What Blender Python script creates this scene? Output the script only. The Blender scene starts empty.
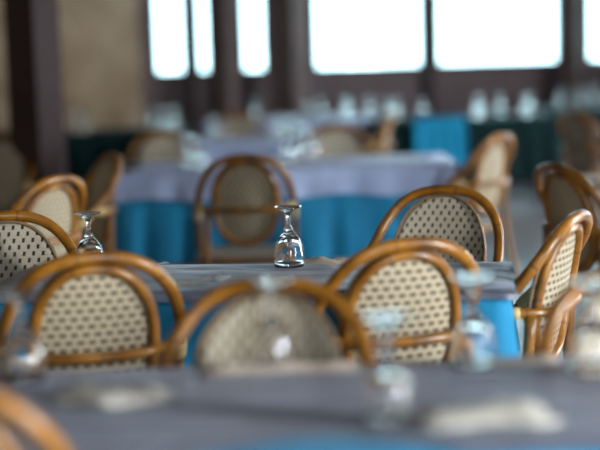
import bpy, bmesh, math, random
from mathutils import Vector, Matrix
PI = math.pi
random.seed(7)
C = bpy.context.scene.collection

# ------------------------------------------------------------------ camera
F_PX = 1417.0
ZC = 1.29
PITCH = math.atan(175.0 / F_PX)
ROLL = -0.03
cd = bpy.data.cameras.new('camera')
cd.sensor_width = 36.0
cd.lens = F_PX * 36.0 / 600.0
cd.clip_start = 0.05
cd.dof.use_dof = True
cd.dof.focus_distance = 3.68
cd.dof.aperture_fstop = 1.25
cd.dof.aperture_blades = 0
cam = bpy.data.objects.new('camera', cd)
C.objects.link(cam)
CM = Matrix.Translation((0, 0, ZC)) @ Matrix.Rotation(PI/2 - PITCH, 4, 'X') @ Matrix.Rotation(ROLL, 4, 'Z')
cam.matrix_world = CM
SKY_BACK = 8.0
sc = bpy.context.scene
sc.camera = cam

# ------------------------------------------------------------------ world, light, exposure
w = bpy.data.worlds.new('sky')
sc.world = w
w.use_nodes = True
nt = w.node_tree
bg = nt.nodes['Background']
bg.inputs['Color'].default_value = (0.62, 0.90, 1.0, 1)
bg.inputs['Strength'].default_value = SKY_BACK
# area lamps added in unseen openings of the right wall: (y, width, radiance)
XR = 4.3
OPENINGS = [(0.2, 0.4, 260.0), (5.4, 0.4, 75.0), (9.5, 0.5, 70.0)]
FRONT_FILL_OPENING = (1.4, 0.8, 16.0)  # unseen fill behind the camera, added to brighten chair backs facing it
for k, (oy, ow, rad) in enumerate(OPENINGS + [FRONT_FILL_OPENING]):
    ld = bpy.data.lights.new('added_daylight', 'AREA')
    ld.shape = 'RECTANGLE'
    ld.size = 2.2
    ld.size_y = ow
    ld.energy = rad * PI * 2.2 * ow
    ld.color = (0.93, 0.98, 1.0)
    lo = bpy.data.objects.new('added_daylight', ld)
    C.objects.link(lo)
    if k < len(OPENINGS):
        lo.location = (XR + 0.15, oy, 1.55)
        lo.rotation_euler = (0, PI/2, 0)
    else:
        lo.location = (oy, -2.15, 1.55)
        ld.size, ld.size_y = ow, 2.2
        lo.rotation_euler = (PI/2, 0, 0)
sc.view_settings.view_transform = 'Standard'
sc.view_settings.look = 'None'
sc.view_settings.exposure = -0.12
sc.view_settings.gamma = 1.0
sc.view_settings.use_curve_mapping = False


def ray(px, py):
    d = CM.to_3x3() @ Vector(((px - 300) / F_PX, -(py - 225) / F_PX, -1))
    return Vector((0, 0, ZC)), d


def on_z(px, py, z):
    o, d = ray(px, py)
    return o + d * ((z - o.z) / d.z)


def on_y(px, py, y):
    o, d = ray(px, py)
    return o + d * (y / d.y)


# ------------------------------------------------------------------ materials
def mat(name):
    m = bpy.data.materials.new(name)
    m.use_nodes = True
    return m, m.node_tree, m.node_tree.nodes['Principled BSDF']


def N(t, typ, **kw):
    n = t.nodes.new(typ)
    for k, v in kw.items():
        setattr(n, k, v)
    return n


def math_node(t, op, a, b=None, c=None):
    n = N(t, 'ShaderNodeMath', operation=op)
    for i, v in enumerate((a, b, c)):
        if v is None:
            continue
        if isinstance(v, (int, float)):
            n.inputs[i].default_value = v
        else:
            t.links.new(v, n.inputs[i])
    return n.outputs[0]


def mix(t, fac, a, b):
    n = N(t, 'ShaderNodeMix', data_type='RGBA')
    for sock, v in ((n.inputs['Factor'], fac), (n.inputs[6], a), (n.inputs[7], b)):
        if isinstance(v, tuple):
            sock.default_value = (*v, 1)
        elif isinstance(v, (int, float)):
            sock.default_value = v
        else:
            t.links.new(v, sock)
    return n.outputs[2]


def noise(t, vec, scale, detail=3.0):
    n = N(t, 'ShaderNodeTexNoise')
    n.inputs['Scale'].default_value = scale
    n.inputs['Detail'].default_value = detail
    if vec is not None:
        t.links.new(vec, n.inputs['Vector'])
    return n.outputs['Fac']


def ramp(t, fac, lo, hi):
    n = N(t, 'ShaderNodeMapRange')
    n.inputs['From Min'].default_value = lo
    n.inputs['From Max'].default_value = hi
    t.links.new(fac, n.inputs['Value'])
    return n.outputs['Result']


def objvec(t, scale=(1, 1, 1), rot=(0, 0, 0)):
    tc = N(t, 'ShaderNodeTexCoord')
    mp = N(t, 'ShaderNodeMapping')
    mp.inputs['Scale'].default_value = scale
    mp.inputs['Rotation'].default_value = rot
    t.links.new(tc.outputs['Object'], mp.inputs['Vector'])
    return mp.outputs['Vector']


def bump(t, b, height, strength, dist=0.01):
    n = N(t, 'ShaderNodeBump')
    n.inputs['Strength'].default_value = strength
    n.inputs['Distance'].default_value = dist
    t.links.new(height, n.inputs['Height'])
    t.links.new(n.outputs['Normal'], b.inputs['Normal'])


def plain(name, col, rough=0.6, var=0.15, scale=8.0, spec=0.5):
    m, t, b = mat(name)
    f = ramp(t, noise(t, objvec(t), scale), 0.3, 0.7)
    lo = tuple(c * (1 - var) for c in col)
    hi = tuple(min(1, c * (1 + var)) for c in col)
    t.links.new(mix(t, f, lo, hi), b.inputs['Base Color'])
    b.inputs['Roughness'].default_value = rough
    b.inputs['Specular IOR Level'].default_value = spec
    return m


def rattan_material(name, dark, light):
    m, t, b = mat(name)
    uv = N(t, 'ShaderNodeUVMap')
    sep = N(t, 'ShaderNodeSeparateXYZ')
    t.links.new(uv.outputs['UV'], sep.inputs[0])
    f = ramp(t, noise(t, objvec(t), 14.0, 4.0), 0.3, 0.7)
    col = mix(t, f, dark, light)
    # node rings of the cane
    k = math_node(t, 'FRACT', math_node(t, 'MULTIPLY', sep.outputs['Y'], 5.3))
    ring = math_node(t, 'LESS_THAN', math_node(t, 'ABSOLUTE', math_node(t, 'SUBTRACT', k, 0.5)), 0.018)
    ring = math_node(t, 'MULTIPLY', ring, 0.6)
    t.links.new(mix(t, ring, col, (0.09, 0.04, 0.012)), b.inputs['Base Color'])
    b.inputs['Roughness'].default_value = 0.32
    b.inputs['Coat Weight'].default_value = 0.1
    b.inputs['Coat Roughness'].default_value = 0.2
    return m


def weave_material(name, base, mark, a, bb, slant):
    m, t, b = mat(name)
    uv = N(t, 'ShaderNodeUVMap')
    sep = N(t, 'ShaderNodeSeparateXYZ')
    t.links.new(uv.outputs['UV'], sep.inputs[0])
    v = math_node(t, 'DIVIDE', sep.outputs['Y'], 0.0175)
    row = math_node(t, 'FLOOR', v)
    fy = math_node(t, 'SUBTRACT', math_node(t, 'FRACT', v), 0.5)
    u = math_node(t, 'DIVIDE', sep.outputs['X'], 0.0245)
    u = math_node(t, 'ADD', u, math_node(t, 'MULTIPLY', math_node(t, 'FLOORED_MODULO', row, 2.0), 0.5))
    fx = math_node(t, 'SUBTRACT', math_node(t, 'FRACT', u), 0.5)
    fx = math_node(t, 'SUBTRACT', fx, math_node(t, 'MULTIPLY', fy, slant))
    ax = math_node(t, 'DIVIDE', math_node(t, 'ABSOLUTE', fx), a)
    ay = math_node(t, 'DIVIDE', math_node(t, 'ABSOLUTE', fy), bb)
    d = math_node(t, 'MAXIMUM', ax, ay)
    mask = N(t, 'ShaderNodeMapRange')
    mask.inputs['From Min'].default_value = 0.8
    mask.inputs['From Max'].default_value = 1.15
    mask.inputs['To Min'].default_value = 1.0
    mask.inputs['To Max'].default_value = 0.0
    t.links.new(d, mask.inputs['Value'])
    n = ramp(t, noise(t, uv.outputs['UV'], 160.0, 2.0), 0.3, 0.7)
    col = mix(t, n, tuple(c * 0.82 for c in base), base)
    t.links.new(mix(t, mask.outputs['Result'], col, mark), b.inputs['Base Color'])
    b.inputs['Roughness'].default_value = 0.55
    h = math_node(t, 'SUBTRACT', 1.0, mask.outputs['Result'])
    bump(t, b, h, 0.5, 0.003)
    return m


def cloth_material(name, dark, light, rough, stretch, sheen=0.2, bstr=0.35, spec=0.5):
    m, t, b = mat(name)
    v = objvec(t, stretch)
    n1 = noise(t, v, 6.0, 5.0)
    n2 = noise(t, objvec(t), 11.0, 4.0)
    t.links.new(mix(t, ramp(t, n1, 0.35, 0.65), dark, light), b.inputs['Base Color'])
    b.inputs['Roughness'].default_value = rough
    b.inputs['Sheen Weight'].default_value = sheen
    b.inputs['Specular IOR Level'].default_value = spec
    bump(t, b, math_node(t, 'ADD', n1, math_node(t, 'MULTIPLY', n2, 0.5)), bstr, 0.02)
    return m


RATTAN = rattan_material('honey_rattan', (0.12, 0.042, 0.004), (0.39, 0.155, 0.012))
RATTAN_DARK = rattan_material('dark_rattan', (0.10, 0.035, 0.01), (0.2, 0.075, 0.018))
BIND = plain('brown_cane_edge', (0.2, 0.125, 0.065), 0.5, 0.2, 40)
WRAP = plain('cream_cane_binding', (0.62, 0.45, 0.2), 0.5, 0.15, 60)
WEAVE_FRONT = weave_material('front_weave', (0.50, 0.43, 0.32), (0.012, 0.011, 0.01), 0.15, 0.33, -0.12)
WEAVE_BACK = weave_material('back_weave', (0.52, 0.43, 0.29), (0.085, 0.055, 0.03), 0.31, 0.24, 0.0)
TURQ = cloth_material('turquoise_cloth', (0.0, 0.2, 0.40), (0.002, 0.275, 0.54), 0.75, (1, 1, 0.4), 0.1, 0.2)
BLUE = cloth_material('bright_blue_cloth', (0.0, 0.46, 0.82), (0.005, 0.54, 0.92), 0.7, (1, 1, 0.3), 0.1, 0.2)
GREYLILAC = cloth_material('grey_lilac_cloth', (0.105, 0.125, 0.19), (0.24, 0.28, 0.39), 0.42, (0.7, 4.0, 1), 0.1, 0.5)
LILAC = cloth_material('lilac_cloth', (0.31, 0.39, 0.62), (0.44, 0.53, 0.80), 0.6, (1, 1, 0.4), 0.1, 0.2)
DARKGREEN = cloth_material('dark_green_cloth', (0.002, 0.012, 0.014), (0.004, 0.022, 0.024), 0.7, (1, 1, 0.4), 0.0, 0.2, 0.1)
PAPER = plain('cream_paper', (0.86, 0.82, 0.74), 0.5, 0.06, 30)
WHITE_PAPER = plain('white_paper', (0.8, 0.8, 0.8), 0.6, 0.05, 30)
BEIGE_PAPER = plain('beige_paper', (0.74, 0.64, 0.55), 0.5, 0.08, 30)
METAL = plain('dark_table_metal', (0.05, 0.05, 0.05), 0.4, 0.1)
WOODTOP = plain('table_wood', (0.2, 0.11, 0.05), 0.5, 0.2)
FRAME = plain('dark_brown_timber', (0.055, 0.038, 0.036), 0.6, 0.2, 5)
PILLAR = plain('plum_brown_timber', (0.035, 0.019, 0.02), 0.7, 0.2, 5, 0.25)
POST = plain('brown_grey_timber', (0.15, 0.11, 0.105), 0.7, 0.2, 5, 0.25)

m, t, b = mat('clear_glass')
b.inputs['Base Color'].default_value = (1, 1, 1, 1)
b.inputs['Transmission Weight'].default_value = 1.0
b.inputs['Roughness'].default_value = 0.0
b.inputs['IOR'].default_value = 1.5
GLASS = m

m = bpy.data.materials.new('window_glass')
m.use_nodes = True
t = m.node_tree
t.nodes.clear()
o_ = N(t, 'ShaderNodeOutputMaterial')
mx = N(t, 'ShaderNodeMixShader')
tr = N(t, 'ShaderNodeBsdfTransparent')
tr.inputs['Color'].default_value = (0.95, 0.98, 0.98, 1)
gl = N(t, 'ShaderNodeBsdfGlossy')
gl.inputs['Roughness'].default_value = 0.02
mx.inputs[0].default_value = 0.06
t.links.new(tr.outputs[0], mx.inputs[1])
t.links.new(gl.outputs[0], mx.inputs[2])
t.links.new(mx.outputs[0], o_.inputs[0])
PANE = m

m, t, b = mat('beige_stone')
v = objvec(t)
n1 = ramp(t, noise(t, v, 2.2, 5.0), 0.35, 0.68)
n2 = ramp(t, noise(t, v, 9.0, 4.0), 0.3, 0.7)
c1 = mix(t, n1, (0.38, 0.29, 0.19), (0.68, 0.57, 0.40))
c1 = mix(t, math_node(t, 'MULTIPLY', n2, 0.4), c1, (0.42, 0.22, 0.12))
t.links.new(c1, b.inputs['Base Color'])
b.inputs['Roughness'].default_value = 0.9
bump(t, b, n2, 0.6, 0.03)
STONE = m

m, t, b = mat('grey_floor_tile')
br = N(t, 'ShaderNodeTexBrick')
br.offset = 0.0
br.inputs['Scale'].default_value = 1.0
br.inputs['Brick Width'].default_value = 0.45
br.inputs['Row Height'].default_value = 0.45
br.inputs['Mortar Size'].default_value = 0.006
br.inputs['Color1'].default_value = (0.19, 0.195, 0.21, 1)
br.inputs['Color2'].default_value = (0.23, 0.235, 0.25, 1)
br.inputs['Mortar'].default_value = (0.12, 0.12, 0.12, 1)
t.links.new(objvec(t), br.inputs['Vector'])
t.links.new(br.outputs['Color'], b.inputs['Base Color'])
b.inputs['Roughness'].default_value = 0.3
FLOOR = m
CEIL = plain('dark_timber_ceiling', (0.05, 0.04, 0.035), 0.8, 0.2, 3)
WALLP = plain('brown_grey_plaster', (0.19, 0.145, 0.15), 0.85, 0.12, 3)


# ------------------------------------------------------------------ mesh helpers
def obj(name, bm, mats, parent=None, smooth=True):
    me = bpy.data.meshes.new(name)
    bm.normal_update()
    bm.to_mesh(me)
    bm.free()
    for mm in (mats if isinstance(mats, (list, tuple)) else [mats]):
        me.materials.append(mm)
    if smooth:
        for p in me.polygons:
            p.use_smooth = True
    o = bpy.data.objects.new(name, me)
    C.objects.link(o)
    if parent:
        o.parent = parent
    return o


def tag(o, label, cat, group=None, kind=None):
    o['label'] = label
    o['category'] = cat
    if group:
        o['group'] = group
    if kind:
        o['kind'] = kind
    return o


def thing(name, label, cat, loc=(0, 0, 0), rz=0.0, group=None):
    o = bpy.data.objects.new(name, None)
    o.empty_display_size = 0.1
    C.objects.link(o)
    o.location = loc
    o.rotation_euler = (0, 0, rz)
    return tag(o, label, cat, group)


def struct(name, bm, m, smooth=False):
    o = obj(name, bm, m, None, smooth)
    o['kind'] = 'structure'
    return o


def dup(root, loc, rz, label, group=None):
    r = root.copy()
    C.objects.link(r)
    r.location = loc
    r.rotation_euler = (0, 0, rz)
    r['label'] = label
    if group:
        r['group'] = group
    for ch in list(root.children):
        c = ch.copy()
        C.objects.link(c)
        c.parent = r
        for g in list(ch.children):
            d = g.copy()
            C.objects.link(d)
            d.parent = c
    return r


def add_box(bm, x0, x1, y0, y1, z0, z1, rz=0.0, c=(0, 0)):
    vs = []
    for z in (z0, z1):
        for x, y in ((x0, y0), (x1, y0), (x1, y1), (x0, y1)):
            if rz:
                X = c[0] + x * math.cos(rz) - y * math.sin(rz)
                Y = c[1] + x * math.sin(rz) + y * math.cos(rz)
            else:
                X, Y = x + c[0], y + c[1]
            vs.append(bm.verts.new((X, Y, z)))
    for f in ((3, 2, 1, 0), (4, 5, 6, 7), (0, 1, 5, 4), (1, 2, 6, 5), (2, 3, 7, 6), (3, 0, 4, 7)):
        bm.faces.new([vs[i] for i in f])
    return bm


def box(*a, **k):
    return add_box(bmesh.new(), *a, **k)


def catmull(pts, n, closed=False):
    P = [Vector(p) for p in pts]
    out = []
    L = len(P)
    for i in range(L if closed else L - 1):
        if closed:
            a, b, c, d = P[(i-1) % L], P[i], P[(i+1) % L], P[(i+2) % L]
        else:
            a = P[i-1] if i else P[0] * 2 - P[1]
            b, c = P[i], P[i+1]
            d = P[i+2] if i + 2 < L else P[-1] * 2 - P[-2]
        for k in range(n):
            s = k / n
            out.append(0.5 * ((2*b) + (c-a)*s + (2*a-5*b+4*c-d)*s*s + (3*b-a-3*c+d)*s**3))
    if not closed:
        out.append(P[-1])
    return out


def add_tube(bm, pts, r, seg=10, n=5, closed=False, smooth=True, r1=None):
    pts = catmull(pts, n, closed) if smooth else [Vector(p) for p in pts]
    uvl = bm.loops.layers.uv.verify()
    L = len(pts)
    tang = []
    for i in range(L):
        if closed:
            d = pts[(i+1) % L] - pts[i-1]
        else:
            d = pts[min(i+1, L-1)] - pts[max(i-1, 0)]
        tang.append(d.normalized())
    up = Vector((0, 0, 1)) if abs(tang[0].z) < 0.9 else Vector((1, 0, 0))
    nrm = (up - tang[0] * up.dot(tang[0])).normalized()
    rings, lens, acc = [], [], 0.0
    for i in range(L):
        nrm = (nrm - tang[i] * nrm.dot(tang[i])).normalized()
        bn = tang[i].cross(nrm)
        rr = r if r1 is None else r + (r1 - r) * i / (L - 1)
        rings.append([bm.verts.new(pts[i] + (nrm * math.cos(2*PI*k/seg) + bn * math.sin(2*PI*k/seg)) * rr) for k in range(seg)])
        if i:
            acc += (pts[i] - pts[i-1]).length
        lens.append(acc)
    for i in range(L if closed else L - 1):
        j = (i + 1) % L
        v0, v1 = lens[i], (lens[j] if j else acc + (pts[0] - pts[-1]).length)
        # closed rings: choose the best matching vertex to avoid a twist
        off = 0
        if closed and j == 0:
            off = min(range(seg), key=lambda q: (rings[i][0].co - rings[0][q].co).length)
        for k in range(seg):
            k2 = (k + 1) % seg
            f = bm.faces.new((rings[i][k], rings[i][k2], rings[j][(k2+off) % seg], rings[j][(k+off) % seg]))
            for lp, uvv in zip(f.loops, ((k/seg, v0), ((k+1)/seg, v0), ((k+1)/seg, v1), (k/seg, v1))):
                lp[uvl].uv = uvv
    if not closed:
        bm.faces.new(list(reversed(rings[0])))
        bm.faces.new(rings[-1])
    return bm


def tube(*a, **k):
    return add_tube(bmesh.new(), *a, **k)


def lathe(prof, seg=28, cap0=False, cap1=False):
    bm = bmesh.new()
    rings = []
    for r, z in prof:
        if r < 1e-5:
            rings.append([bm.verts.new((0, 0, z))])
        else:
            rings.append([bm.verts.new((r*math.cos(2*PI*k/seg), r*math.sin(2*PI*k/seg), z)) for k in range(seg)])
    for a, b in zip(rings[:-1], rings[1:]):
        for k in range(seg):
            k2 = (k+1) % seg
            if len(a) == 1 and len(b) == 1:
                continue
            if len(a) == 1:
                bm.faces.new((a[0], b[k2], b[k]))
            elif len(b) == 1:
                bm.faces.new((a[k], a[k2], b[0]))
            else:
                bm.faces.new((a[k], a[k2], b[k2], b[k]))
    bm.normal_update()
    return bm


# ------------------------------------------------------------------ setting
YW = 13.5          # back wall with the windows


def wx(px, z=1.3):
    # x on the back wall of an image column
    return on_y(px, 60, YW).x


struct('floor', box(-6, 4.6, -2.2, YW + 0.3, -0.1, 0.0), FLOOR)
struct('ceiling', box(-6, 4.6, -2.2, YW + 0.3, 2.95, 3.1), CEIL)
SILL, HEAD = 1.085, 2.45
wins = [(153, 186), (196, 211), (241, 267), (313.5, 424), (436, 561), (586, 690)]
wb = bmesh.new()
xl, xr = -6.0, 4.5
edges = [(wx(a), wx(b)) for a, b in wins]
stone_end = wx(140)
add_box(wb, stone_end, xr, YW, YW + 0.25, 0, SILL)
add_box(wb, stone_end, xr, YW, YW + 0.25, HEAD, 2.95)
prev = stone_end
for a, b_ in edges:
    add_box(wb, prev, a, YW, YW + 0.25, SILL, HEAD)
    prev = b_
add_box(wb, prev, xr, YW, YW + 0.25, SILL, HEAD)
struct('wall_back', wb, WALLP)
struct('wall_stone', box(xl, stone_end, YW - 0.12, YW + 0.25, 0, 2.95), STONE)
struct('wall_left', box(-6.15, -6, -2.2, YW + 0.3, 0, 2.95), STONE)
for i, (a, b_) in enumerate(edges):
    bm = bmesh.new()
    e = 0.035
    add_box(bm, a, a + e, YW - 0.02, YW + 0.12, SILL, HEAD)
    add_box(bm, b_ - e, b_, YW - 0.02, YW + 0.12, SILL, HEAD)
    add_box(bm, a + e, b_ - e, YW - 0.02, YW + 0.12, SILL, SILL + e)
    add_box(bm, a + e, b_ - e, YW - 0.02, YW + 0.12, HEAD - e, HEAD)
    wo = struct('window_%d' % (i + 1), bm, FRAME)
    obj('pane', box(a + e, b_ - e, YW + 0.045, YW + 0.055, SILL + e, HEAD - e), PANE, wo, False)
# pillars standing just before the window wall, and the near left one
for i, (pa, pb, y, m_) in enumerate([(213, 238, YW - 0.35, POST), (270, 308, YW - 0.45, POST), (427, 434, YW - 0.1, FRAME), (562, 583, YW - 0.3, POST), (187.5, 194, YW - .1, FRAME)]):
    xa, xb = on_y(pa, 60, y).x, on_y(pb, 60, y).x
    wd = xb - xa
    if m_ is POST:      # square posts set cornerwise to the room
        h_ = wd / 2 / 1.378
        struct('trim_%d' % (i + 1), box(-h_, h_, -h_, h_, 0, 2.95, rz=math.radians(-32), c=((xa + xb)/2, y)), m_)
    else:
        struct('trim_%d' % (i + 1), box(xa, xb, y, y + min(wd, 0.1), 0, 2.95), m_)
pc = on_y(37, 120, 7.4)
hw = 0.1
struct('trim_6', box(-hw, hw, -hw, hw, 0, 2.95, rz=math.radians(-32), c=(pc.x, pc.y)), PILLAR)
# right wall with openings for added lamps, out of frame; wall behind the camera
rb = bmesh.new()
add_box(rb, XR, XR + .2, -2, YW, 0, .45)
add_box(rb, XR, XR + .2, -2, YW, 2.65, 2.95)
opens = [(oy - ow/2, oy + ow/2) for oy, ow, _ in OPENINGS]
prev = -2
for a, b_ in opens:
    add_box(rb, XR, XR + .2, prev, a, .45, 2.65)
    prev = b_
add_box(rb, XR, XR + .2, prev, YW, .45, 2.65)
struct('wall_right', rb, WALLP)
# unseen column added to shade the left part of the lilac table
struct('trim_7', box(1.4, 1.95, 3.4, 3.65, 0, 2.95), FRAME)
fb = bmesh.new()
fa, fc = FRONT_FILL_OPENING[0] - FRONT_FILL_OPENING[1]/2, FRONT_FILL_OPENING[0] + FRONT_FILL_OPENING[1]/2
add_box(fb, -6, fa, -2.2, -2, 0, 2.95)
add_box(fb, fc, XR + .2, -2.2, -2, 0, 2.95)
add_box(fb, fa, fc, -2.2, -2, 0, .45)
add_box(fb, fa, fc, -2.2, -2, 2.65, 2.95)
struct('wall_front', fb, WALLP)


# ------------------------------------------------------------------ chair
def panel_y(x, z):
    return -0.205 - (z - 0.5) * 0.186 + 0.022 * (x / 0.14) ** 2


PCZ, PH, PW = 0.687, 0.163, 0.127


def oval(k, s=1.0, e=2.25):
    c, s_ = math.cos(k), math.sin(k)
    x = PW * s * math.copysign(abs(c) ** (2/e), c)
    z = PCZ + PH * s * math.copysign(abs(s_) ** (2/e), s_)
    return x, z


def make_chair():
    t = thing('rattan_chair', '', 'chair')
    # hoop that runs from one arm over the back to the other arm
    half = [(0, -.29, .876), (.07, -.287, .868), (.125, -.274, .84), (.165, -.245, .79), (.187, -.195, .725),
            (.196, -.13, .665), (.2, -.03, .57), (.2, .06, .485), (.2, .1, .45)]
    full = [(-x, y, z) for x, y, z in reversed(half[1:])] + half
    hoop = obj('hoop', tube(full, .0142, 12, 5), RATTAN, t)
    # rim of the back panel
    pts = []
    for i in range(36):
        x, z = oval(2*PI*i/36)
        pts.append((x, panel_y(x, z) - .009, z))
    obj('panel_rim', tube(pts, .0115, 10, 2, closed=True), RATTAN, t)
    pts = []
    for i in range(36):
        x, z = oval(2*PI*i/36, 1.075)
        pts.append((x, panel_y(x, z) + .0045, z))
    obj('edge_binding', tube(pts, .0045, 8, 2, closed=True), BIND, t)
    # woven panel: front and back skins
    bm = bmesh.new()
    uvl = bm.loops.layers.uv.verify()
    R, S = 10, 48
    skins = []
    for side in (0, 1):
        rings = []
        off = .004 if side == 0 else -.004
        for r in range(1, R + 1):
            row = []
            for i in range(S):
                x, z = oval(2*PI*i/S, r / R * (1.07 if side == 0 else 1.0))
                row.append(bm.verts.new((x, panel_y(x, z) + off, z)))
            rings.append(row)
        c0 = bm.verts.new((0, panel_y(0, PCZ) + off, PCZ))
        for i in range(S):
            j = (i + 1) % S
            fs = [(c0, rings[0][j], rings[0][i])] + [(rings[r][i], rings[r][j], rings[r+1][j], rings[r+1][i]) for r in range(R - 1)]
            for f in fs:
                fa = bm.faces.new(f)
                fa.material_index = side
        skins.append(rings)
    for i in range(S):
        j = (i + 1) % S
        bm.faces.new((skins[0][-1][i], skins[0][-1][j], skins[1][-1][j], skins[1][-1][i]))
    for f in bm.faces:
        for lp in f.loops:
            lp[uvl].uv = (lp.vert.co.x + 1, lp.vert.co.z + 1)
    bmesh.ops.recalc_face_normals(bm, faces=bm.faces)
    obj('woven_panel', bm, [WEAVE_FRONT, WEAVE_BACK], t)
    # rail bowed round the back of the panel
    hr = [(0, -.268, .66), (.07, -.263, .661), (.125, -.246, .663), (.168, -.2, .665), (.189, -.15, .666), (.196, -.125, .667)]
    rail = obj('back_rail', tube([(-x, y, z) for x, y, z in reversed(hr[1:])] + hr, .0115, 10, 4), RATTAN, t)
    for s in (-1, 1):
        obj('cane_binding', tube([(s*.168, -.2, .665), (s*.18, -.173, .6655), (s*.189, -.15, .666)], .0145, 12, 3), WRAP, rail)
        obj('cane_binding', tube([(s*.1965, -.118, .654), (s*.1985, -.075, .614)], .0172, 12, 3), WRAP, hoop)
    # seat
    bm = bmesh.new()
    uvl = bm.loops.layers.uv.verify()
    S = 40
    top = []
    for zz in (.435, .462):
        row = []
        for i in range(S):
            a = 2*PI*i/S
            c, s_ = math.cos(a), math.sin(a)
            row.append(bm.verts.new((.2*math.copysign(abs(c)**.55, c), .18*math.copysign(abs(s_)**.55, s_) - .02, zz)))
        top.append(row)
    bm.faces.new(list(reversed(top[0])))
    bm.faces.new(top[1])
    for i in range(S):
        bm.faces.new((top[0][i], top[0][(i+1) % S], top[1][(i+1) % S], top[1][i]))
    for f in bm.faces:
        for lp in f.loops:
            lp[uvl].uv = (lp.vert.co.x + 1, lp.vert.co.y + 1)
    obj('seat', bm, WEAVE_FRONT, t, False)
    pts = []
    for i in range(S):
        a = 2*PI*i/S
        c, s_ = math.cos(a), math.sin(a)
        pts.append((.203*math.copysign(abs(c)**.55, c), .183*math.copysign(abs(s_)**.55, s_) - .02, .446))
    obj('seat_frame', tube(pts, .014, 8, 1, closed=True), RATTAN, t)
    for s in (-1, 1):
        obj('leg', tube([(s*.185, .135, .44), (s*.192, .15, .2), (s*.2, .16, 0.0)], .0145, 10, 4), RATTAN, t)
        obj('leg', tube([(s*.155, -.222, .66), (s*.165, -.215, .45), (s*.18, -.26, .2), (s*.188, -.31, 0.0)], .0135, 10, 4), RATTAN, t)
    bm = bmesh.new()
    for s in (-1, 1):
        add_tube(bm, [(s*.192, .15, .2), (s*.186, -.03, .22), (s*.18, -.26, .2)], .0095, 8, 4)
    add_tube(bm, [(-.192, .15, .22), (0, .16, .25), (.192, .15, .22)], .0095, 8, 4)
    obj('stretcher', bm, RATTAN, t)
    return t


CHAIR = make_chair()
first = [True]


def chair(px, depth, yaw_deg, label, group=None, py=None):
    """hoop top at image column px and distance depth"""
    if py is not None:
        p = on_z(px, py, .89)
    else:
        p = on_y(px, 200, depth)
        for _ in range(3):    # refine along the column for z = .89
            y_im = 50 - .03*(px-300) + F_PX/depth * (ZC - .89)
            p = on_y(px, y_im, depth)
    a = math.radians(yaw_deg)
    off = Vector((math.sin(a) * .285, -math.cos(a) * .285, 0))    # rotated (0,-.285)
    o = Vector((p.x, p.y, 0)) - off
    if first[0]:
        first[0] = False
        CHAIR.location = o
        CHAIR.rotation_euler = (0, 0, a)
        CHAIR['label'] = label
        if group:
            CHAIR['group'] = group
        return CHAIR
    return dup(CHAIR, o, a, label, group)


G1 = 'rattan chairs round the in-focus table'
G2 = 'rattan chairs round the foreground table'
G3 = 'rattan chairs in the blurred hall behind'
chair(93, 2.91, 13, 'rattan chair seen from behind at left, brown dashed weave, before the turquoise table', G1)
chair(409, 2.98, 17, 'rattan chair seen from behind right of centre, hoop crossing in front of another woven back', G1)
chair(445, 4.08, 155, 'rattan chair facing the camera beyond the sharp table, back dotted with black', G1)
chair(4, 3.74, 194, 'rattan chair cut by the left edge of the photo, black dotted weave beside upside-down glass', G1)
chair(576, 3.36, 62, 'rattan chair seen side-on at the right end of the sharp table', G1)
chair(272, 2.5, 168, 'strongly blurred rattan chair in the middle behind the foreground glass', G2)
chair(634, 2.5, 184, 'blurred rattan chair cut by the right edge beside the foreground glass', G2)
chair(-90, 1.8, -4, 'strongly blurred rattan chair hoop in the bottom left corner', G2)
chair(556, 4.74, -66, 'rattan chair at right edge turned right, dark hoop behind the side-on chair', G3)
chair(57, 4.85, 56, 'rattan chair with pale panel behind the left dotted chair, before the timber pillar', G3)
chair(112, 5.9, 114, 'rattan chair in side view with splayed rear leg, left of the lilac covered table', G3)
chair(244, 5.6, 2, 'round-backed rattan chair seen from behind before the lilac and turquoise table', G3)
chair(500, 6.44, 52, 'rattan chair with whitish back at the right end of the lilac covered table', G3)
chair(163, 7.55, 178, 'blurred rattan chair behind the lilac table at its left end', G3)
chair(335, 7.6, 184, 'blurred rattan chair behind the lilac table near its middle', G3)
chair(240, 9.4, 180, 'small blurred rattan chair behind the second lilac table, below the window pillar', G3)
chair(393, 9.2, 80, 'small blurred rattan chair leaning in side view beside the bright blue cloth', G3)
chair(572, 8.4, -62, 'dark blurred rattan chair at the upper right edge of the photo', G3)
chair(2, 7.4, 170, 'dark blurred rattan chair left of the timber pillar', G3)


# ------------------------------------------------------------------ tables and cloths
def perimeter(L, W, step=0.03, rc=0.03):
    pts = []
    hx, hy = L/2, W/2
    for (x0, y0, x1, y1) in ((-hx, -hy, hx, -hy), (hx, -hy, hx, hy), (hx, hy, -hx, hy), (-hx, hy, -hx, -hy)):
        ln = math.hypot(x1-x0, y1-y0)
        n = max(4, int(ln/step))
        for i in range(n):
            s = i/n
            pts.append((x0+(x1-x0)*s, y0+(y1-y0)*s))
    return pts


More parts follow.
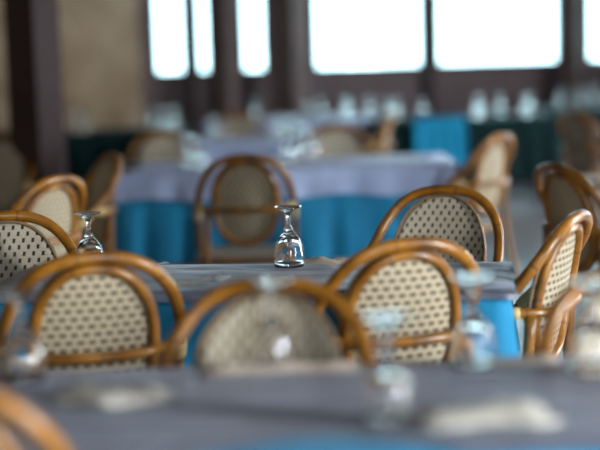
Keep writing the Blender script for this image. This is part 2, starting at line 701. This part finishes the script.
def draped_cloth(L, W, z, hang, amp, wl, seed, scallop=0.0):
    rnd = random.Random(seed)
    ph = [rnd.uniform(0, 6.28) for _ in range(4)]
    bm = bmesh.new()
    nx, ny = max(6, int(L/0.06)), max(6, int(W/0.06))
    per = perimeter(L, W)
    per_n = len(per)
    # top face as concentric rings shrinking to centre line
    rings = []
    K = 6
    for k in range(K + 1):
        s = 1 - k/(K + 0.4)
        rings.append([bm.verts.new((x*s, y*s, z + 0.0015*math.sin(37*x*s + ph[0])*math.sin(41*y*s + ph[1])*(1 if k else 0))) for x, y in per])
    bm.faces.new(rings[-1])
    for a, b_ in zip(rings[:-1], rings[1:]):
        for i in range(per_n):
            j = (i+1) % per_n
            bm.faces.new((a[i], a[j], b_[j], b_[i]))
    prev = rings[0]
    H = 7
    for h in range(1, H + 1):
        fr = h/H
        row = []
        s_acc = 0
        for i, (x, y) in enumerate(per):
            s_acc = i * 0.03
            nxv = Vector((0, 0))
            ex, ey = abs(abs(x) - L/2) < 1e-6, abs(abs(y) - W/2) < 1e-6
            if ex:
                nxv.x = math.copysign(1, x)
            if ey:
                nxv.y = math.copysign(1, y)
            if nxv.length:
                nxv.normalize()
            wv = math.sin(s_acc*6.28/wl + ph[2]) + 0.5*math.sin(s_acc*6.28/(wl*0.57) + ph[3])
            corner = 1.35 if (ex and ey) else 1.0
            out = (0.006 + amp*fr*(1.4 + wv))*corner
            dz = hang*fr*(1 + scallop*math.sin(s_acc*6.28/(wl*2.1) + ph[0]))
            row.append(bm.verts.new((x + nxv.x*out, y + nxv.y*out, z - (0.004 if h == 1 else 0) - dz)))
        for i in range(per_n):
            j = (i+1) % per_n
            bm.faces.new((row[i], row[j], prev[j], prev[i]))
        prev = row
    bmesh.ops.recalc_face_normals(bm, faces=bm.faces)
    return bm


def table(cx, cy, rz, L, W, label, group):
    t = thing('dining_table', label, 'table', (cx, cy, 0), rz, group)
    obj('tabletop', box(-L/2, L/2, -W/2, W/2, .712, .74), WOODTOP, t, False)
    for sx in (-1, 1):
        for sy in (-1, 1):
            obj('leg', tube([(sx*(L/2-.07), sy*(W/2-.07), .712), (sx*(L/2-.06), sy*(W/2-.06), 0)], .02, 10, 2, r1=.015), METAL, t)
    return t


GT, GU, GP = 'cloth covered dining tables', 'long under cloths', 'short top cloths'


def dressed(cx, cy, rz, L, W, where, under, uname, uhang, top=None, tname='', thang=0.0, seed=1, tamp=.006, extra=0):
    table(cx, cy, rz, L, W, 'cloth covered table ' + where, GT)
    u = obj('tablecloth', draped_cloth(L + .012, W + .012, .744, uhang, .011, .17, seed), under)
    u.location = (cx, cy, 0)
    u.rotation_euler = (0, 0, rz)
    tag(u, uname + ' tablecloth hanging from the table ' + where, 'tablecloth', GU)
    if top:
        o = obj('table_topper', draped_cloth(L + .04, W + .04, .748, thang, tamp, .21, seed + 5, .07), top)
        o.location = (cx, cy, 0)
        o.rotation_euler = (0, 0, rz)
        tag(o, tname + ' top cloth spread over the table ' + where, 'tablecloth', GP)


# table in focus
ra = math.radians(-8)
P1 = on_z(503, 262, .75)
Lm, Wm = 1.2, .38
ux, uy = Vector((math.cos(ra), math.sin(ra), 0)), Vector((-math.sin(ra), math.cos(ra), 0))
cm = P1 - ux*(Lm/2) - uy*(Wm/2)
dressed(cm.x, cm.y, ra, Lm, Wm, 'with the two sharp glasses', TURQ, 'turquoise', .2, GREYLILAC, 'crumpled grey lilac', .02, seed=3, tamp=.002)
# lilac and turquoise table behind
dressed(-.06, 6.85, 0, 1.56, .68, 'behind the round-backed chair', TURQ, 'turquoise', .42, LILAC, 'lilac', .125, seed=11)
dressed(-.28, 8.75, 0, 1.0, .68, 'second one back, left of centre', TURQ, 'turquoise', .42, LILAC, 'lilac', .15, seed=17)
dressed(-1.55, 10.4, 0, 1.44, .7, 'before the beige stone wall', DARKGREEN, 'dark green', .45, seed=23)
dressed(-.05, 11.3, 0, 1.3, .7, 'under the wide window', TURQ, 'turquoise', .42, LILAC, 'lilac', .15, seed=29)
dressed(1.27, 10.9, 0, 1.38, .7, 'with the bright blue cloth', DARKGREEN, 'dark green', .45, seed=31)
dressed(2.6, 11.9, 0, 1.1, .7, 'in the far right corner', DARKGREEN, 'dark green', .45, seed=37)
# bright blue cloth hung over the dark green table
bx0, bx1 = on_y(414, 120, 10.5).x, on_y(466, 120, 10.5).x
bm = bmesh.new()
rows = []
yf = 10.9 - .35 - .035
prof = [(10.9, .757), (yf + .02, .757), (yf, .745), (yf - .012, .70), (yf - .016, .62), (yf - .02, .5), (yf - .022, .4)]
for (yy, zz) in prof:
    rows.append([bm.verts.new((bx0 + (bx1-bx0)*i/24, yy - (.008*math.sin(i*1.1) if zz < .74 else 0), zz)) for i in range(25)])
for a, b_ in zip(rows[:-1], rows[1:]):
    for i in range(24):
        bm.faces.new((a[i], a[i+1], b_[i+1], b_[i]))
bmesh.ops.solidify(bm, geom=bm.faces[:], thickness=.004)
bmesh.ops.recalc_face_normals(bm, faces=bm.faces)
tag(obj('blue_cloth', bm, BLUE), 'bright blue cloth hanging over the front of a dark green table', 'cloth')

# foreground table
LF, WF = 2.1, .59
table(.08, 2.135, 0, LF, WF, 'cloth covered table across the bottom of the photo', GT)
u = obj('tablecloth', draped_cloth(LF + .012, WF + .012, .744, .2, .011, .17, 41), TURQ)
u.location = (.08, 2.135, 0)
tag(u, 'turquoise tablecloth showing at the bottom edge of the foreground table', 'tablecloth', GU)
bm = bmesh.new()
rows = []
nx, ny = 70, 22
for j in range(ny + 1):
    row = []
    for i in range(nx + 1):
        x = .08 - LF/2 - .015 + (LF + .03)*i/nx
        s = max(0.0, 1 - ((x - .03)/.2)**2)
        y0 = 1.825 + .122*s**.8
        y1 = 2.135 + WF/2 + .015
        y = y0 + (y1 - y0)*j/ny
        z = .7485 + .0012*math.sin(19*x + 3*y) * math.sin(31*y + 5*x)
        if j == ny or y < 2.135 - WF/2 - .012:
            z -= .02
        row.append(bm.verts.new((x, y, z)))
    rows.append(row)
for j in range(ny):
    for i in range(nx):
        bm.faces.new((rows[j][i], rows[j][i+1], rows[j+1][i+1], rows[j+1][i]))
o = obj('table_topper', bm, GREYLILAC)
tag(o, 'blurred grey lilac top cloth over the foreground table, with a curved hem', 'tablecloth', GP)


# ------------------------------------------------------------------ glasses, upside down
def make_glass():
    t = thing('wine_glass', '', 'glass')
    outer = [(.0370, 0), (.0384, .012), (.0387, .023), (.0376, .037), (.0345, .052), (.0290, .066), (.0215, .0775), (.0145, .0855), (.0105, .0905)]
    inner = [(.0, .0805), (.0075, .0795), (.0135, .0762), (.0205, .0712), (.0277, .0625), (.0331, .050), (.0364, .036), (.0375, .023), (.0372, .012), (.0360, .0)]
    obj('bowl', lathe(inner + outer, 36), GLASS, t)
    obj('stem', lathe([(.0105, .0905), (.0112, .0935), (.0095, .0975), (.0062, .104), (.0056, .115), (.0060, .126), (.0085, .134), (.0125, .1385)], 24), GLASS, t)
    obj('foot', lathe([(.0125, .1385), (.020, .1425), (.029, .1465), (.0345, .1490), (.0350, .1498), (.0342, .1506), (.026, .1500), (.014, .1488), (.0, .1484)], 36), GLASS, t)
    return t


WG = make_glass()
gfirst = [True]


def glass(loc, label, group, rz=0.0):
    if gfirst[0]:
        gfirst[0] = False
        WG.location = loc
        WG['label'] = label
        WG['group'] = group
        return WG
    return dup(WG, loc, rz, label, group)


GZ = .7515
gA = 'glasses on the in-focus table'
gB = 'glasses on the foreground table'
for px, py, lab, gr in [
        (289.5, 266, 'sharp upside-down wine glass in the middle of the photo', gA),
        (90.5, 272, 'sharp upside-down wine glass at left, half behind the chair hoop', gA),
        (24, 380, 'blurred upside-down glass at the left edge of the foreground table', gB),
        (274, 369, 'blurred upside-down glass before the middle chair', gB),
        (388, 420, 'largest blurred upside-down glass, nearest the camera', gB),
        (473, 365, 'blurred upside-down glass right of centre before the turquoise cloth', gB),
        (592, 373, 'blurred upside-down glass at the right edge of the photo', gB)]:
    p = on_z(px, py, GZ)
    glass((p.x, p.y, GZ), lab, gr)
gC = 'glasses on the lilac table behind'
for px, y, lab in [(188, 6.75, 'leftmost glass of the bright pair on the lilac table'),
                   (200, 6.62, 'right glass of the bright pair at the left of the lilac table'),
                   (287, 6.75, 'bright glass on the lilac table right of the round-backed chair'),
                   (298, 6.95, 'glass just behind the bright one on the lilac table'),
                   (312, 7.05, 'glass farthest right on the lilac table')]:
    yi = 50 - .03*(px-300) + F_PX/y*(ZC-GZ)
    p = on_y(px, yi, y)
    glass((p.x, p.y, GZ), lab, gC)
sets = [('blurred glass on the second lilac table', 'glasses on the second lilac table', [(215, 8.9), (278, 8.6), (292, 8.7), (284, 8.95), (300, 8.9)]),
        ('blurred glass on the dark table before the stone wall', 'glasses on the dark table by the stone wall', [(75, 10.3), (86, 10.2), (82, 10.6), (150, 10.6), (164, 10.2), (175, 10.4)]),
        ('blurred glass on the lilac table under the wide window', 'glasses on the table under the window', [(255, 11.2), (309, 11.5), (345, 11.1), (349, 11.5), (322, 11.2), (370, 11.4)]),
        ('blurred glass on the dark green table with the blue cloth', 'glasses on the dark green table', [(389, 10.75), (397, 11.0), (423, 10.9), (480, 11.0), (500, 11.1), (526, 10.75), (530, 10.95), (477, 10.65)]),
        ('blurred glass on the far right corner table', 'glasses on the far right table', [(560, 11.8), (578, 11.8), (592, 12.0)])]
for lab, gr, L_ in sets:
    for px, y in L_:
        yi = 50 - .03*(px-300) + F_PX/y*(ZC-GZ)
        p = on_y(px, yi, y)
        glass((p.x, p.y, .7515 if 'lilac' in lab else .747), lab, gr)


# ------------------------------------------------------------------ napkins and cutlery packets
def sheet(L, W, amp, seed, thick=.004, roll=0.0):
    rnd = random.Random(seed)
    ph = [rnd.uniform(0, 6.28) for _ in range(6)]
    bm = bmesh.new()
    nx, ny = 22, 12
    rows = []
    for j in range(ny + 1):
        row = []
        for i in range(nx + 1):
            x = -L/2 + L*i/nx
            y = (-W/2 + W*j/ny)*(1 + .22*math.sin(2.2*i/nx*PI + ph[5]))
            x += .012*math.sin(9*j/ny + ph[0])
            ed = min(1.0, 5*min(i/nx, 1 - i/nx) + .15)
            z = amp*(1 + .5*math.sin(60*x + ph[0]) * math.cos(55*y + ph[1]) + .35*math.sin(110*y + 40*x + ph[2]) + .25*abs(math.sin(75*x - 60*y + ph[3])))
            x += .25*amp*math.sin(70*y + ph[4])
            row.append(bm.verts.new((x, y, z + roll*ed*(1 - (2*j/ny - 1)**2))))
        rows.append(row)
    for j in range(ny):
        for i in range(nx):
            bm.faces.new((rows[j][i], rows[j][i+1], rows[j+1][i+1], rows[j+1][i]))
    bmesh.ops.solidify(bm, geom=bm.faces[:], thickness=thick)
    bmesh.ops.recalc_face_normals(bm, faces=bm.faces)
    zmin = min(v.co.z for v in bm.verts)
    for v in bm.verts:
        v.co.z -= zmin
    return bm


def napkin(px, py, L, W, rz, amp, m_, label, seed, roll=0.0, group='napkins on the tables'):
    p = on_z(px, py, .752)
    o = obj('napkin', sheet(L, W, amp, seed, roll=roll), m_)
    o.location = (p.x, p.y, .7515)
    o.rotation_euler = (0, 0, math.radians(rz))
    return tag(o, label, 'napkin', group)


napkin(173, 285, .15, .035, 8, .004, PAPER, 'narrow cream paper strip on the sharp table between two chair hoops', 1)
napkin(214, 281, .06, .05, 20, .009, WHITE_PAPER, 'small crumpled white napkin left of the centre glass', 2)
napkin(152, 265, .07, .05, -20, .008, WHITE_PAPER, 'crumpled whitish napkin at the far edge of the sharp table', 3)
napkin(322, 264, .12, .07, -12, .009, BEIGE_PAPER, 'crumpled beige napkin right of the centre glass', 4, .008)
napkin(122, 268, .035, .03, 10, .008, WHITE_PAPER, 'tiny white crumpled napkin beside the left sharp glass', 5)
napkin(115, 399, .17, .10, -12, .006, PAPER, 'blurred cream folded napkin at the left of the foreground table', 6, .016)
napkin(484, 419, .19, .11, 10, .006, PAPER, 'blurred cream folded napkin at the right of the foreground table', 7, .016)
napkin(283, 372, .25, .045, 0, .004, BEIGE_PAPER, 'blurred beige napkin along the far edge before the middle chair', 8, .014)
napkin(522, 364, .12, .03, 0, .004, BEIGE_PAPER, 'blurred beige napkin along the far edge near the right glasses', 9, .012)
